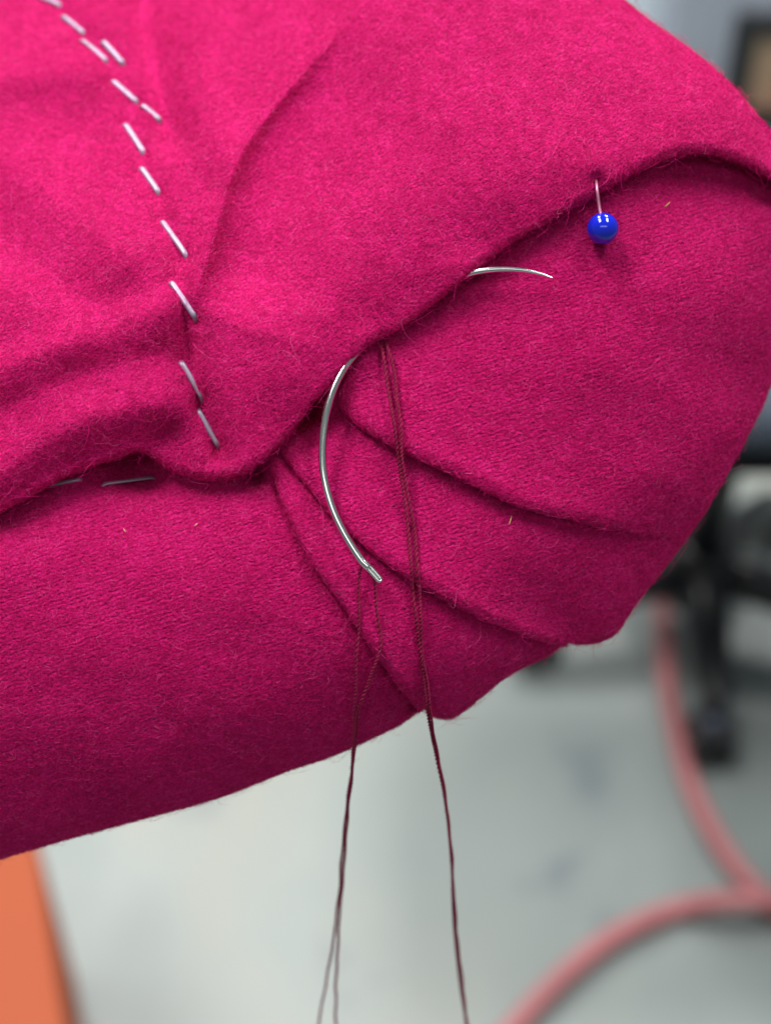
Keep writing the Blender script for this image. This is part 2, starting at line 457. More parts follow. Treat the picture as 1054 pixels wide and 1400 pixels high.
def grow(name, cells, parent, per_mm2, L=(0.7, 1.9), lift=0.10, rad=0.017, stray=False, seed=1, dirs=None):
    r = np.random.default_rng(seed)
    m = cells['mask'].reshape(-1)
    a, b, c, d, n = [cells[k].reshape(-1, 3)[m] for k in 'abcdn']
    area = np.linalg.norm(n, axis=1)
    nn = n / np.maximum(area, 1e-18)[:, None]
    N = int(area.sum() * 1e6 * per_mm2)
    idx = r.choice(len(area), N, p=area / area.sum())
    u, v = r.random((2, N, 1))
    P = a[idx] * (1 - u) * (1 - v) + b[idx] * u * (1 - v) + c[idx] * u * v + d[idx] * (1 - u) * v
    nn = nn[idx]
    rnd = r.normal(size=(N, 3))
    if dirs is not None: rnd += np.array(dirs)
    T = rnd - (rnd * nn).sum(1, keepdims=True) * nn
    T /= np.linalg.norm(T, axis=1, keepdims=True)
    B = np.cross(nn, T)
    ln = (r.uniform(*L, (N, 1)) * 1e-3)
    curl = r.normal(0, 0.75 if not stray else 0.9, (N, 1))
    wob = r.normal(0, 0.12, (N, 1))
    lf = np.abs(r.normal(0, lift, (N, 1))) * 1e-3 + (0.02e-3)
    ph = r.uniform(0, 0.5, (N, 1))
    K = 5 if not stray else 8
    pts = np.zeros((N, K, 3))
    for k in range(K):
        s = k / (K - 1)
        arch = math.sin(math.pi * min(1, s * 1.0)) if not stray else math.sin(math.pi * s * 0.9)
        rise = -0.02e-3 + lf * (arch * (0.5 + ph) + s * ph * 1.3)
        pts[:, k] = P + T * ln * (s - curl ** 2 * s ** 3 * 0.25) + B * ln * (curl * s * s * 0.8 + wob * math.sin(s * 9)) + nn * rise
    hc = bpy.data.hair_curves.new(name)
    hc.add_curves([K] * N)
    hc.attributes["position"].data.foreach_set("vector", pts.reshape(-1).astype(np.float32))
    ra = hc.attributes.get("radius") or hc.attributes.new("radius", 'FLOAT', 'POINT')
    prof = np.interp(np.linspace(0, 1, K), [0, .15, .8, 1], [0.6, 1, .9, 0.35])
    rr = (r.uniform(0.7, 1.25, (N, 1)) * rad * 1e-3 * prof[None]).astype(np.float32)
    ra.data.foreach_set("value", rr.reshape(-1))
    hc.materials.append(MAT['fibre'])
    o = bpy.data.objects.new(name, hc); col.objects.link(o); put(o, parent)
    o['kind'] = 'stuff'
    return o

arm = empty("upholstered_arm", Vector(PW(400, 700, -30)), "front of a chair arm covered in magenta wool, half stitched, with fanned pleats", "chair arm")

# --- upper cover, its edge turned under along the lip
NC = 820
xs = np.linspace(-260, 1180, NC)
dl = np.concatenate([[0], np.cumsum(np.hypot(np.diff(LIP[:, 0]), np.diff(LIP[:, 1])))])
tt = np.linspace(0, dl[-1], NC)
LX = np.interp(tt, dl, LIP[:, 0]); LY = np.interp(tt, dl, LIP[:, 1])
# the lip is a little uneven, as cloth is
LY = LY + fold_noise(LX, LY * 0, 120, 1.2, 21) + fold_noise(LX, LY * 0, 40, 0.4, 22)
TX = np.interp(LX, TOPK[:, 0], TOPK[:, 1]); TY = np.interp(LX, TOPK[:, 0], TOPK[:, 2])
def smooth1(a, k=9):
    kk = np.ones(k) / k
    return np.convolve(np.pad(a, k // 2, mode='edge'), kk, mode='valid')
TX, TY = smooth1(TX, 25), smooth1(TY, 25)
dxy = np.stack([TX - LX, TY - LY], -1); ln = np.linalg.norm(dxy, axis=1)
ux = dxy / ln[:, None]
rl = np.minimum(15.0, 0.22 * ln)                 # roll radius, px (1.5 mm)
rs = np.minimum(120.0, 0.62 * ln)                # rounding at the far outline
rs = rs * np.clip((LX - 350) / 250, 0.05, 1)
rows = []
msk = []
hl = h_top(LX + ux[:, 0] * rl, LY + ux[:, 1] * rl)
for k in range(7):                                # turned-under hem, going back under the cover
    t = k / 6
    din = rl + (1 - t) * 55
    rows.append((LX + ux[:, 0] * din, LY + ux[:, 1] * din, hl - rl * 0.2 - (1 - t) * 1.4))
    msk.append(False)
for k in range(1, 13):                            # the roll
    th = math.pi * k / 13
    din = rl * (1 - math.sin(th))
    rows.append((LX + ux[:, 0] * din, LY + ux[:, 1] * din, hl - rl * 0.1 * (1 + math.cos(th))))
    msk.append(k > 3)
NR = 430
for k in range(NR + 1):
    t = k / NR
    t = t if t < 1 else 1.0
    # finer at both ends
    dist = rl + (ln - rl) * (1 - (1 - t) ** 1.35)
    x = LX + ux[:, 0] * dist; y = LY + ux[:, 1] * dist
    h = h_top(x, y)
    e = np.clip(1 - (ln - dist) / rs, 0, 1)
    h = h - (rs / 10) * 0.75 * (1 - np.sqrt(1 - e ** 2 * 0.9999))
    e2 = np.clip(1 - (dist - rl) / 40, 0, 1)
    h = h + 0.0 * e2
    rows.append((x, y, h)); msk.append(True)
hx, hy, hh = rows[-1]
for k in range(1, 9):                             # over the top and away from the lens
    t = k / 8
    rows.append((hx - ux[:, 0] * 40 * t ** 2, hy - ux[:, 1] * 40 * t ** 2, hh - 14 * t)); msk.append(k < 4)
PX = np.array([r[0] for r in rows]); PY = np.array([r[1] for r in rows]); HH = np.array([r[2] for r in rows])
# blend the seam between roll top and field
mask = np.repeat(np.array(msk)[:, None], NC, 1)
inside = (PX > -60) & (PX < 1110) & (PY > -70)
cover, cells_top, bvh_top = cloth_mesh("arm_cover", PX, PY, HH, mask & inside, arm, "upper cloth with its edge turned under and not yet sewn down", uvrot=math.radians(-38))

# --- lower cloth: border and pleated facing in one piece
NV = 330
def rib(pts):
    return catmull(pts, NV)
OUT = catmull([(-260, 1235), (-120, 1208), (0, 1175), (100, 1146), (200, 1119), (300, 1091), (390, 1056), (450, 1036), (500, 1014), (545, 992), (579, 970),
               (590, 979), (615, 983), (638, 970), (660, 952), (690, 928), (720, 911), (750, 896), (777, 879),
               (790, 881), (812, 880), (832, 873), (847, 861), (870, 826), (905, 781), (938, 738), (960, 705), (985, 664), (1003, 632), (1040, 560), (1056, 520), (1085, 440), (1130, 370), (1200, 330)], 3000)
ol = np.concatenate([[0], np.cumsum(np.hypot(np.diff(OUT[:, 0]), np.diff(OUT[:, 1])))])
def out_param(p):
    return ol[np.argmin((OUT[:, 0] - p[0]) ** 2 + (OUT[:, 1] - p[1]) ** 2)]
RIBS = [
    ([(-260, 690), (-260, 900), (-260, 1235)], False),
    ([(0, 640), (0, 850), (0, 1175)], False),
    ([(170, 560), (200, 800), (260, 1102)], False),
    ([(340, 575), (352, 640), (390, 790), (450, 1036)], False),
    ([(362, 590), (368, 620), (380, 648), (395, 690), (415, 738), (450, 795), (485, 842), (530, 908), (579, 970)], True),
    ([(372, 572), (384, 605), (400, 632), (435, 672), (470, 714), (525, 762), (600, 808), (665, 842), (725, 867), (777, 879)], True),
    ([(420, 520), (440, 590), (500, 660), (620, 735), (760, 790), (870, 826)], False),
    ([(505, 440), (490, 480), (477, 520), (468, 546), (488, 572), (525, 598), (562, 618), (620, 645), (700, 682), (760, 699), (820, 713), (885, 727), (938, 738)], True),
    ([(600, 380), (700, 480), (850, 590), (1003, 632)], False),
    ([(800, 235), (880, 330), (980, 440), (1056, 520)], False),
    ([(980, 175), (1030, 250), (1130, 370)], False),
    ([(1120, 250), (1200, 330)], False),
]
ribs = [rib(p) for p, _ in RIBS]
iscr = [c for _, c in RIBS]
for k in range(len(ribs)):                        # creases wander a little
    if iscr[k]:
        q = np.linspace(0, 1, NV); e_ = np.sin(np.pi * q) ** 0.5
        ribs[k] = ribs[k] + np.stack([fold_noise(q * 400, q * 0, 130, 1.6, 40 + k) * e_, fold_noise(q * 400, q * 0, 110, 1.6, 60 + k) * e_], -1)
vv = np.linspace(0, 1, NV)
amp = {4: 1.7, 5: 1.8, 7: 2.1}
wv = {4: np.interp(vv, [0, .1, .3, .6, .8, .975, 1], [.5, .7, .85, 1.2, 1.6, 1.8, .3]),
      5: np.interp(vv, [0, .1, .4, .8, .97, 1], [.8, .9, 1.0, 1.1, 1.1, .15]),
      7: np.interp(vv, [0, .06, .2, .3, .6, .82, .93, 1], [.8, .9, .8, .8, 1, .8, .15, 0])}
cols = []      # each: x, y, fold height, shows, uv shift
def normal_of(r):
    t = np.gradient(r, axis=0); t /= np.linalg.norm(t, axis=1, keepdims=True)
    for _ in range(3):
        t = np.stack([smooth1(t[:, 0], 15), smooth1(t[:, 1], 15)], -1)
    t /= np.linalg.norm(t, axis=1, keepdims=True)
    return np.stack([t[:, 1], -t[:, 0]], -1)        # pointing up-right, into the overlapping side
def fold_h(pos):
    """height added by the folds on each side, from the distance to each crease at the same v"""
    return 0
NSEC = [50, 40, 60, 60, 70, 110, 80, 100, 85, 50, 20]
n_of = {k: normal_of(ribs[k]) for k in amp}
def lipshape(d):
    return 1.05 * np.exp(-(d / 48.0) ** 1.3) - 0.26 * np.exp(-(d / 7.0) ** 1.5)
def crease(k, d):
    return amp[k] * wv[k] * (0.28 * np.exp(-(d / 34.0) ** 1.3) + 1.15 * np.exp(-(d / 10.0) ** 1.3))
def sect_h(k, t, pos):
    """k: sector between rib k and k+1"""
    h = np.zeros(NV)
    # left bounding crease: this sector is the overlapping side
    j = k
    while j >= 0 and not iscr[j]: j -= 1
    if j >= 0:
        d = np.linalg.norm(pos - ribs[j], axis=1)
        h += amp[j] * wv[j] * lipshape(d)
    j = k + 1
    while j < len(ribs) and not iscr[j]: j += 1
    if j < len(ribs):
        d = np.linalg.norm(pos - ribs[j], axis=1)
        h -= crease(j, d)
    return h
for k in range(len(ribs) - 1):
    if iscr[k]:
        r, n, w, a = ribs[k], n_of[k], wv[k], amp[k]
        hA = -crease(k, 0 * w)
        jj = k - 1
        hB = a * w * lipshape(0)
        # the hidden tuck, then the rounded lip of the upper side
        # the left sector's own bump at this crease is carried too
        jl = k - 1
        while jl >= 0 and not iscr[jl]: jl -= 1
        baseA = np.zeros(NV)
        if jl >= 0:
            baseA = amp[jl] * wv[jl] * lipshape(np.linalg.norm(r - ribs[jl], axis=1))
        jr = k + 1
        while jr < len(ribs) and not iscr[jr]: jr += 1
        baseB = np.zeros(NV)
        if jr < len(ribs):
            baseB = -crease(jr, np.linalg.norm(r - ribs[jr], axis=1))
        hA = hA + baseA; hB = hB + baseB
        for dn, hf in ((4, -.02), (9, -.10), (13, -.16), (12, -.02), (7, .02), (2, .03)):
            cols.append((r + n * (dn * w)[:, None], hA + hf * w * 2, False))
        rad = np.minimum((hB - hA) / 2 * 10, 8.0)
        for q in range(1, 9):
            th = math.pi * q / 9
            cols.append((r - n * (rad * 0.8 * math.sin(th))[:, None], hA + (hB - hA) * (1 - math.cos(th)) / 2, q > 3))
    ns = NSEC[k]
    for q in range(ns + (1 if (k + 1 < len(ribs) and iscr[k + 1]) or k == len(ribs) - 2 else 0)):
        t = q / ns
        pos = ribs[k] * (1 - t) + ribs[k + 1] * t
        if k in (3,) : pass
        # keep the outer end on the outline
        o0, o1 = out_param(ribs[k][-1]), out_param(ribs[k + 1][-1])
        oo = o0 + (o1 - o0) * t
        end = np.array([np.interp(oo, ol, OUT[:, 0]), np.interp(oo, ol, OUT[:, 1])])
        pos = pos + (end - pos[-1])[None] * (vv ** 3)[:, None]
        cols.append((pos, sect_h(k, t, pos), True))
PX = np.stack([c[0][:, 0] for c in cols], 1); PY = np.stack([c[0][:, 1] for c in cols], 1)
FH = np.stack([c[1] for c in cols], 1); vis = np.array([c[2] for c in cols])
H0 = h_low(PX, PY)
# round off towards the outline
dend = np.hypot(PX - PX[-1][None], PY - PY[-1][None])
e = np.clip(1 - dend / 60.0, 0, 1)
HH = H0 + FH - 3.2 * (1 - np.sqrt(1 - e ** 2 * 0.9999))
rows_x, rows_y, rows_h = [PX], [PY], [HH]
cx, cy = 520.0, 760.0
for k in range(1, 10):
    t = k / 9
    q = 0.10 * t ** 1.6
    rows_x.append((PX[-1] * (1 - q) + cx * q)[None]); rows_y.append((PY[-1] * (1 - q) + cy * q)[None]); rows_h.append((HH[-1] - 16 * t)[None])
nshow = NV + 3
PX = np.vstack(rows_x); PY = np.vstack(rows_y); HH = np.vstack(rows_h)
mask = np.zeros(PX.shape, bool); mask[:nshow] = vis[None]
# hide roots well under the upper cover
lipy = np.interp(PX, LX, LY)
mask &= (PY > lipy - 12) & (PX > -50) & (PX < 1110)
ang = np.interp(PX, [250, 420, 560, 900], [math.radians(-20), math.radians(-5), math.radians(12), math.radians(25)])
facing, cells_low, bvh_low = cloth_mesh("pleated_facing", PX, PY, HH, mask, arm, "border and front cloth with three fanned pleats", uvrot=math.radians(-18))

grow("wool_fibres", cells_top, arm, 13, L=(0.5, 1.6), lift=0.08, seed=3)
grow("wool_fibres", cells_low, arm, 11, L=(0.5, 1.5), lift=0.07, seed=4)
grow("stray_fibres", cells_top, arm, 0.55, L=(2.0, 4.5), lift=0.45, rad=0.015, stray=True, seed=5)
grow("stray_fibres", cells_low, arm, 0.40, L=(1.8, 4.0), lift=0.35, rad=0.014, stray=True, seed=6)

def on_cloth(px, py, lift=0.0, which=None):
    """the point of the cloth seen at a pixel, its normal, and the millimetre height"""
    d = Vector(ray(px, py)); best = None
    for b in ((bvh_top, bvh_low) if which is None else (which,)):
        hit = b.ray_cast(Vector(T3), d)
        if hit[0] is not None and (best is None or hit[3] < best[3]): best = hit
    p, n = best[0], best[1].normalized()
    if n.dot(d) > 0: n = -n
    return p + n * lift * 0.001, n

def h_at(px, py, which=None):
    p, n = on_cloth(px, py, 0, which)
    depth = -(np.array(p) - T3) @ R3[:, 2]
    return (0.2 - depth) * 1000

# ------------------------------------------------------------------ tubes
def tube(path, radii, sides=10, flat=None, cap=True):
    """path (n,3) world; radii scalar or (n,); flat=(normal vector list, ratio) squashes along that normal"""
    P = np.asarray(path, float); n = len(P)
    rad = np.broadcast_to(np.asarray(radii, float), (n,))
    T = np.gradient(P, axis=0); T /= np.linalg.norm(T, axis=1, keepdims=True)
    ref = np.array([0.31, 0.2, 0.93])
    A = np.cross(T, ref); A /= np.linalg.norm(A, axis=1, keepdims=True)
    B = np.cross(T, A)
    if flat is not None:
        nn = np.asarray(flat[0], float)
        nn = nn - (nn * T).sum(1, keepdims=True) * T; nn /= np.linalg.norm(nn, axis=1, keepdims=True)
        B = nn; A = np.cross(B, T)
    V = []
    for k in range(sides):
        a = 2 * math.pi * k / sides
        V.append(P + (A * math.cos(a) + B * math.sin(a) * (flat[1] if flat is not None else 1)) * rad[:, None])
    V = np.stack(V, 1).reshape(-1, 3)
    F = []
    for i in range(n - 1):
        for k in range(sides):
            k2 = (k + 1) % sides
            F.append((i * sides + k, i * sides + k2, (i + 1) * sides + k2, (i + 1) * sides + k))
    if cap:
        F.append(tuple(range(sides))[::-1]); F.append(tuple((n - 1) * sides + k for k in range(sides)))
    return V, F

def join(parts):
    V, F, o = [], [], 0
    for v, f in parts:
        V.append(np.asarray(v, float)); F += [tuple(i + o for i in q) for q in f]; o += len(v)
    return np.vstack(V), F

# ------------------------------------------------------------------ staples
for i, (a, b, lab) in enumerate(STAPLES):
    which = bvh_low if i >= 12 else bvh_top
    n = 22
    ts = np.linspace(0, 1, n)
    pts, nrm = [], []
    pa, na = on_cloth(*a, 0, which); pb, nb = on_cloth(*b, 0, which)
    lift = 0.0
    av = Vector((0, 0, 0))
    for t in ts[4:-4]:
        for dx, dy in ((-9, 0), (9, 0), (0, -9), (0, 9)):
            av += on_cloth(a[0] + (b[0] - a[0]) * t + dx, a[1] + (b[1] - a[1]) * t + dy, 0, which)[1]
    na = nb = av.normalized()
    for t in ts[2:-2]:
        p, _ = on_cloth(a[0] + (b[0] - a[0]) * t, a[1] + (b[1] - a[1]) * t, 0, which)
        lift = max(lift, (p - pa.lerp(pb, t)).dot(na.lerp(nb, t).normalized()))
    lift = min(lift * 0.75, 0.9e-3)
    for t in ts:
        x, y = a[0] + (b[0] - a[0]) * t, a[1] + (b[1] - a[1]) * t
        p, nn = on_cloth(x, y, 0, which)
        lin = pa.lerp(pb, t); nm = na.lerp(nb, t).normalized()
        q = lin + nm * lift * math.sin(math.pi * min(1, max(0, t))) ** 0.2
        e = min(t, 1 - t) * n
        pts.append(q + nm * (0.14e-3 - 0.50e-3 * max(0, 1 - e / 2.2) ** 1.6)); nrm.append(nm)
    # the shanks dive into the cloth at both ends
    d = (pb - pa).normalized()
    pts = [pts[0] - nrm[0] * 1.4e-3 - d * 0.05e-3, pts[0] - nrm[0] * 0.5e-3 - d * .03e-3] + pts + [pts[-1] - nrm[-1] * 0.5e-3 + d * .03e-3, pts[-1] - nrm[-1] * 1.4e-3 + d * .05e-3]
    nrm = [nrm[0] + d * -2.0, nrm[0] - d] + nrm + [nrm[-1] + d, nrm[-1] + d * 2.0]
    w = 0.50e-3 if i < 8 else 0.44e-3 if i < 12 else 0.32e-3
    wid = np.full(len(pts), w)
    V, F = tube([tuple(p) for p in pts], wid, 14, flat=([tuple(q) for q in nrm], 0.62))
    s = link_mesh("staple", V, F, MAT['staple'])
    tag(s, lab, "staple", "staples holding the magenta cloth")

# ------------------------------------------------------------------ curved needle
NP = catmull([(521, 795, 2.6), (507, 779, 2.6), (492, 763, 2.5), (470, 728, 2.3), (453, 690, 2.0), (443, 650, 1.7), (441, 610, 1.3), (446, 567, .8), (457, 530, .1), (472, 502, -.6),
              (492, 477, -1.3), (520, 446, -2.0), (560, 412, -2.2), (600, 388, -1.6), (640, 374, -.9), (665, 369, -.3), (690, 367.5, .1), (715, 369, .5), (738, 374, .8), (757, 380, 1.0)], 260)
npath = PW(NP[:, 0], NP[:, 1], NP[:, 2])
s = np.linspace(0, 1, 260)
rad = np.interp(s, [0, .03, .05, .10, .3, .72, .84, .93, .985, 1], [.44, .54, .60, .55, .53, .53, .47, .34, .16, .05]) * 1e-3
needle = empty("curved_needle", Vector(npath[60]), "silver curved sewing needle passing under the lip, its point coming out beside the pin", "needle")
i0 = 10
V, F = tube(npath[i0:], rad[i0:], 24)
link_mesh("shaft", V, F, MAT['steel'], needle)
# the eye: two cheeks with a slot between, closed by a blunt end
nn = np.cross(np.gradient(npath, axis=0), R3[:, 2]); nn /= np.linalg.norm(nn, axis=1, keepdims=True)
parts = []
for sg in (-1, 1):
    off = np.interp(np.arange(0, 13), [0, 1.5, 9, 12], [.04, .21, .21, .08])[:, None] * 1e-3
    pth = npath[:13] + nn[:13] * off * sg
    V, F = tube(pth, np.interp(np.arange(13), [0, 1, 9, 12], [.24, .30, .30, .42]) * 1e-3, 16)
    parts.append((V, F))
ePt = npath[0] - (npath[1] - npath[0]) * 0.3
V, F = tube(np.linspace(ePt, npath[1], 8), np.array([.10, .22, .30, .34, .36, .36, .33, .25]) * 1e-3, 16)
parts.append((V, F))
V, F = join(parts)
link_mesh("eye", V, F, MAT['steel'], needle)

# ------------------------------------------------------------------ thread
def strand(name, ctrl, parent, ply=0.11, pitch=1.25, seed=0, rads=None):
    c = catmull(ctrl, 1500)
    for q in range(1500):
        if 520 < c[q, 1] < 955 and q % 10 == 0:
            c[q:q + 10, 2] = np.maximum(c[q:q + 10, 2], h_at(c[q, 0], c[q, 1]) + 0.45)
    c[:, 2] = smooth1(c[:, 2], 41)
    c[:, 2] = np.where(c[:, 2] < -12, -12 + (c[:, 2] + 12) * 0.72, c[:, 2])
    P = PW(c[:, 0], c[:, 1], c[:, 2])
    L = np.concatenate([[0], np.cumsum(np.linalg.norm(np.diff(P, axis=0), axis=1))])
    n = int(L[-1] / (pitch * 1e-3) * 9)
    t = np.linspace(0, L[-1], n)
    P = np.stack([np.interp(t, L, P[:, k]) for k in range(3)], -1)
    r = np.random.default_rng(seed)
    wob = np.zeros((n, 3))
    for _ in range(7):
        f = r.uniform(0.1, 0.9) * 1000; wob += np.sin(t * f + r.uniform(0, 6.28))[:, None] * r.normal(0, 1, 3) * 0.09e-3 / (f / 1000 * 3 + .5)
    P = P + wob
    T = np.gradient(P, axis=0); T /= np.linalg.norm(T, axis=1, keepdims=True)
    A = np.cross(T, [0.3, 0.9, 0.1]); A /= np.linalg.norm(A, axis=1, keepdims=True); B = np.cross(T, A)
    parts = []
    ph0 = t / (pitch * 1e-3) * 2 * math.pi + 2.5 * np.sin(t * 180 + seed) + 1.4 * np.sin(t * 610 + 2 * seed)
    for k in range(2):
        ph = ph0 + math.pi * k
        Q = P + (A * np.cos(ph)[:, None] + B * np.sin(ph)[:, None]) * ply * 0.98e-3
        parts.append(tube(Q, ply * 1e-3, 7))
    for q in range(int(L[-1] * 1000 * 1.1)):          # loose ends of fibre standing off the strand
        k0 = r.integers(5, n - 5); d1 = r.normal(size=3); d1 /= np.linalg.norm(d1); d2 = T[k0] * r.choice([-1, 1]) + r.normal(size=3) * .5
        fl = r.uniform(.3, 1.1) * 1e-3
        ss = np.linspace(0, 1, 5)[:, None]
        parts.append(tube(P[k0] + (d1 * ss * .5 + d2 * ss ** 2 * .6) * fl, np.array([.022, .02, .018, .014, .008]) * 1e-3, 3))
    V, F = join(parts)
    return link_mesh(name, V, F, MAT['thread'], parent)

th1 = empty("sewing_thread", Vector(PW(505, 778, 2.6)), "dark maroon thread through the needle's eye, both ends hanging down", "thread")
strand("strand", [(500, 769, 2.6), (494, 773, 1.9), (491, 782, 1.5), (490, 800, 1.2), (490, 860, .6), (487, 920, -1), (485, 975, -4), (481, 1040, -12), (472, 1120, -24), (463, 1220, -38), (452, 1310, -52), (441, 1368, -61), (430, 1430, -70)], th1, ply=0.125, seed=1)
strand("strand", [(504, 781, 2.2), (510, 788, 1.6), (513, 800, 1.4), (516, 850, 1.0), (519, 880, .4), (516, 900, 0), (505, 930, -1.5), (492, 968, -4), (485, 1010, -10), (481, 1060, -16), (473, 1140, -27), (467, 1220, -38), (461, 1300, -50), (459, 1360, -60), (460, 1430, -70)], th1, ply=0.135, seed=2)
th2 = empty("sewing_thread", Vector(PW(527, 482, -1)), "pair of maroon strands coming out under the lip beside the needle and hanging free", "thread")
strand("strand", [(519, 465, -3.0), (523, 482, -1.2), (529, 525, -.1), (539, 585, 1.2), (546, 640, .7), (555, 700, .4), (560, 750, .2), (565, 815, -.2), (571, 860, -1), (581, 940, -4.2), (587, 985, -7.5), (597, 1040, -15), (607, 1090, -20), (617, 1180, -31), (620, 1250, -41), (626, 1320, -52), (640, 1420, -67)], th2, ply=0.135, seed=3)
strand("strand", [(526, 463, -3.0), (532, 485, -1.2), (543, 535, 0), (547, 585, 1.3), (551, 640, .9), (562, 700, .5), (570, 755, .2), (573, 815, -.1), (576, 865, -1), (583, 935, -4.2), (590, 985, -7.5), (599, 1040, -15), (609, 1090, -20), (618, 1180, -31), (622, 1250, -41), (629, 1320, -52), (641, 1420, -67)], th2, ply=0.135, seed=4)

# ------------------------------------------------------------------ blue glass pin
def sphere(center, r, nu=64, nv=40):
    V = [np.array(center) + r * np.array([math.sin(a) * math.cos(b), math.sin(a) * math.sin(b), math.cos(a)])
         for a in np.linspace(1e-3, math.pi - 1e-3, nv) for b in np.linspace(0, 2 * math.pi, nu, endpoint=False)]
    F = [(i * nu + k, (i + 1) * nu + k, (i + 1) * nu + (k + 1) % nu, i * nu + (k + 1) % nu) for i in range(nv - 1) for k in range(nu)]
    F.append(tuple(range(nu))); F.append(tuple((nv - 1) * nu + k for k in range(nu))[::-1])
    return np.array(V), F
hb = h_at(824, 312) + 2.9
bc = PW(824, 312, hb)
pin = empty("glass_head_pin", Vector(bc), "straight pin with a round cobalt blue head stuck up into the lip", "pin")
V, F = sphere(bc, 0.00217)
link_mesh("pin_head", V, F, MAT['blue'], pin)
hs = h_at(816, 250)
sh = [PW(824, 311, hb), PW(819, 281, hb - .6), PW(816.5, 262, hs + .9), PW(815, 248, hs + .1), PW(813, 232, hs - 1.5), PW(811, 210, hs - 3.5)]
sh = catmull(np.array(sh), 30)
V, F = tube(sh, np.interp(np.linspace(0, 1, 30), [0, .8, 1], [.25, .22, .1]) * 1e-3, 14)
link_mesh("pin_shaft", V, F, MAT['pinsteel_pink'], pin)

# ------------------------------------------------------------------ flecks caught in the wool
for (x, y, a, L, lab) in ((911, 280, 0.6, .9, "tiny brown fleck in the wool right of the blue pin"),
                       (697, 712, 1.2, 1.1, "tiny straw fleck between the two long pleats"),
                       (268, 718, .4, .6, "tiny tan fleck on the border cloth below the cloth nub"),
                       (171, 726, 2.4, .5, "tiny tan fleck on the border cloth below the long flat staple")):
    p0, n0 = on_cloth(x, y, 0.12)
    dx, dy = math.cos(a) * L * 5, -math.sin(a) * L * 5
    pth = [on_cloth(x - dx, y - dy, .10)[0], on_cloth(x - dx * .4, y - dy * .4 + 1, .25)[0], on_cloth(x + dx * .4, y + dy * .4, .22)[0], on_cloth(x + dx, y + dy - 1, .18)[0]]
    V, F = tube(catmull(np.array([tuple(p) for p in pth]), 9), np.array([.03, .07, .08, .07, .09, .07, .08, .06, .03]) * 1e-3, 6)
    tag(link_mesh("fleck", V, F, MAT['straw']), lab, "fleck", "flecks caught in the wool")

# ------------------------------------------------------------------ things on the floor behind, out of focus
def bez(pts, n=120):
    p = np.array([tuple(q) for q in pts]); 
    return catmull(p, n)
hp = [at_z(*q, .014) for q in [(893, 560), (898, 640), (903, 720), (905, 800), (907, 870), (913, 940), (925, 1005), (943, 1070), (970, 1130), (1005, 1185), (1050, 1232), (1110, 1280), (1180, 1300), (1230, 1270), (1200, 1235), (1130, 1232)]]
hp += [at_z(1085, 1233, .030), at_z(1040, 1231, .043), at_z(990, 1232, .038)]
hp += [at_z(*q, .016) for q in [(930, 1242), (880, 1260), (830, 1287), (785, 1322), (740, 1365), (690, 1420), (640, 1480)]]
V, F = tube(bez(hp, 260), 0.0094, 16)
tag(link_mesh("hose", V, F, MAT['hose']), "pinkish red hose looping across the grey floor and crossing itself", "hose")

# five-star office chair
hub = at_z(952, 796, 0.07)
chair = empty("office_chair", Vector((hub.x, hub.y, 0)), "black office chair with five castor legs standing on the grey floor behind the arm", "chair")
c1 = at_z(975, 992, 0.05); c2 = at_z(745, 912, 0.05)
R1 = (Vector((c1.x, c1.y)) - Vector((hub.x, hub.y)))
Rr = R1.length; a0 = math.atan2(R1.y, R1.x)
V, F = tube([(hub.x, hub.y, .045), (hub.x, hub.y, .06), (hub.x, hub.y, .12), (hub.x, hub.y, .13)], [.03, .038, .036, .028], 24)
link_mesh("hub", V, F, MAT['black'], chair)
V, F = tube([(hub.x, hub.y, .12), (hub.x, hub.y, .30), (hub.x, hub.y, .301), (hub.x, hub.y, .44)], [.022, .022, .014, .014], 20)
link_mesh("column", V, F, MAT['black'], chair)
for k in range(5):
    a = a0 + k * 2 * math.pi / 5
    e = Vector((math.cos(a), math.sin(a), 0)); c = Vector((hub.x, hub.y, 0))
    pts = [c + e * (Rr * t) + Vector((0, 0, z)) for t, z in ((.05, .095), (.3, .092), (.6, .082), (.9, .068), (1.0, .062))]
    V, F = tube([tuple(p) for p in pts], [.027, .026, .022, .018, .013], 12)
    leg = link_mesh("leg", V, F, MAT['black'], chair)
    s_ = e.cross(Vector((0, 0, 1))); cc = c + e * Rr
    ps = []
    for sd in (-1, 1):
        q = cc + s_ * 0.014 * sd + Vector((0, 0, .0275))
        ps.append(tube([tuple(q - s_ * .008), tuple(q - s_ * .0075), tuple(q + s_ * .0075), tuple(q + s_ * .008)], [.024, .027, .027, .024], 20))
    V, F = join(ps)
    cas = link_mesh("castor", V, F, MAT['black'], chair)
    V, F = sphere(cc + Vector((0, 0, .05)) - e * .01, .015, 20, 12)
    link_mesh("castor_cap", V, F, MAT['chrome'], cas)
# seat: a squared cushion above the column
def cushion(c, a, b, t, ang, e=0.55, nu=64, nv=14):
    V = []
    for j in range(nv + 1):
        ph = math.pi * j / nv
        rr = math.sin(ph) ** 0.35 if 0 < j < nv else 0.02
        for i in range(nu):
            th = 2 * math.pi * i / nu
            cx_ = math.copysign(abs(math.cos(th)) ** e, math.cos(th)) * a * rr
            cy_ = math.copysign(abs(math.sin(th)) ** e, math.sin(th)) * b * rr
            V.append((c[0] + cx_ * math.cos(ang) - cy_ * math.sin(ang), c[1] + cx_ * math.sin(ang) + cy_ * math.cos(ang), c[2] + math.cos(ph) * t))
    F = [(j * nu + i, (j + 1) * nu + i, (j + 1) * nu + (i + 1) % nu, j * nu + (i + 1) % nu) for j in range(nv) for i in range(nu)]
    return np.array(V), F
V, F = cushion((.37, 1.085, .485), .25, .205, .04, .05)
link_mesh("seat", V, F, MAT['navy'], chair)
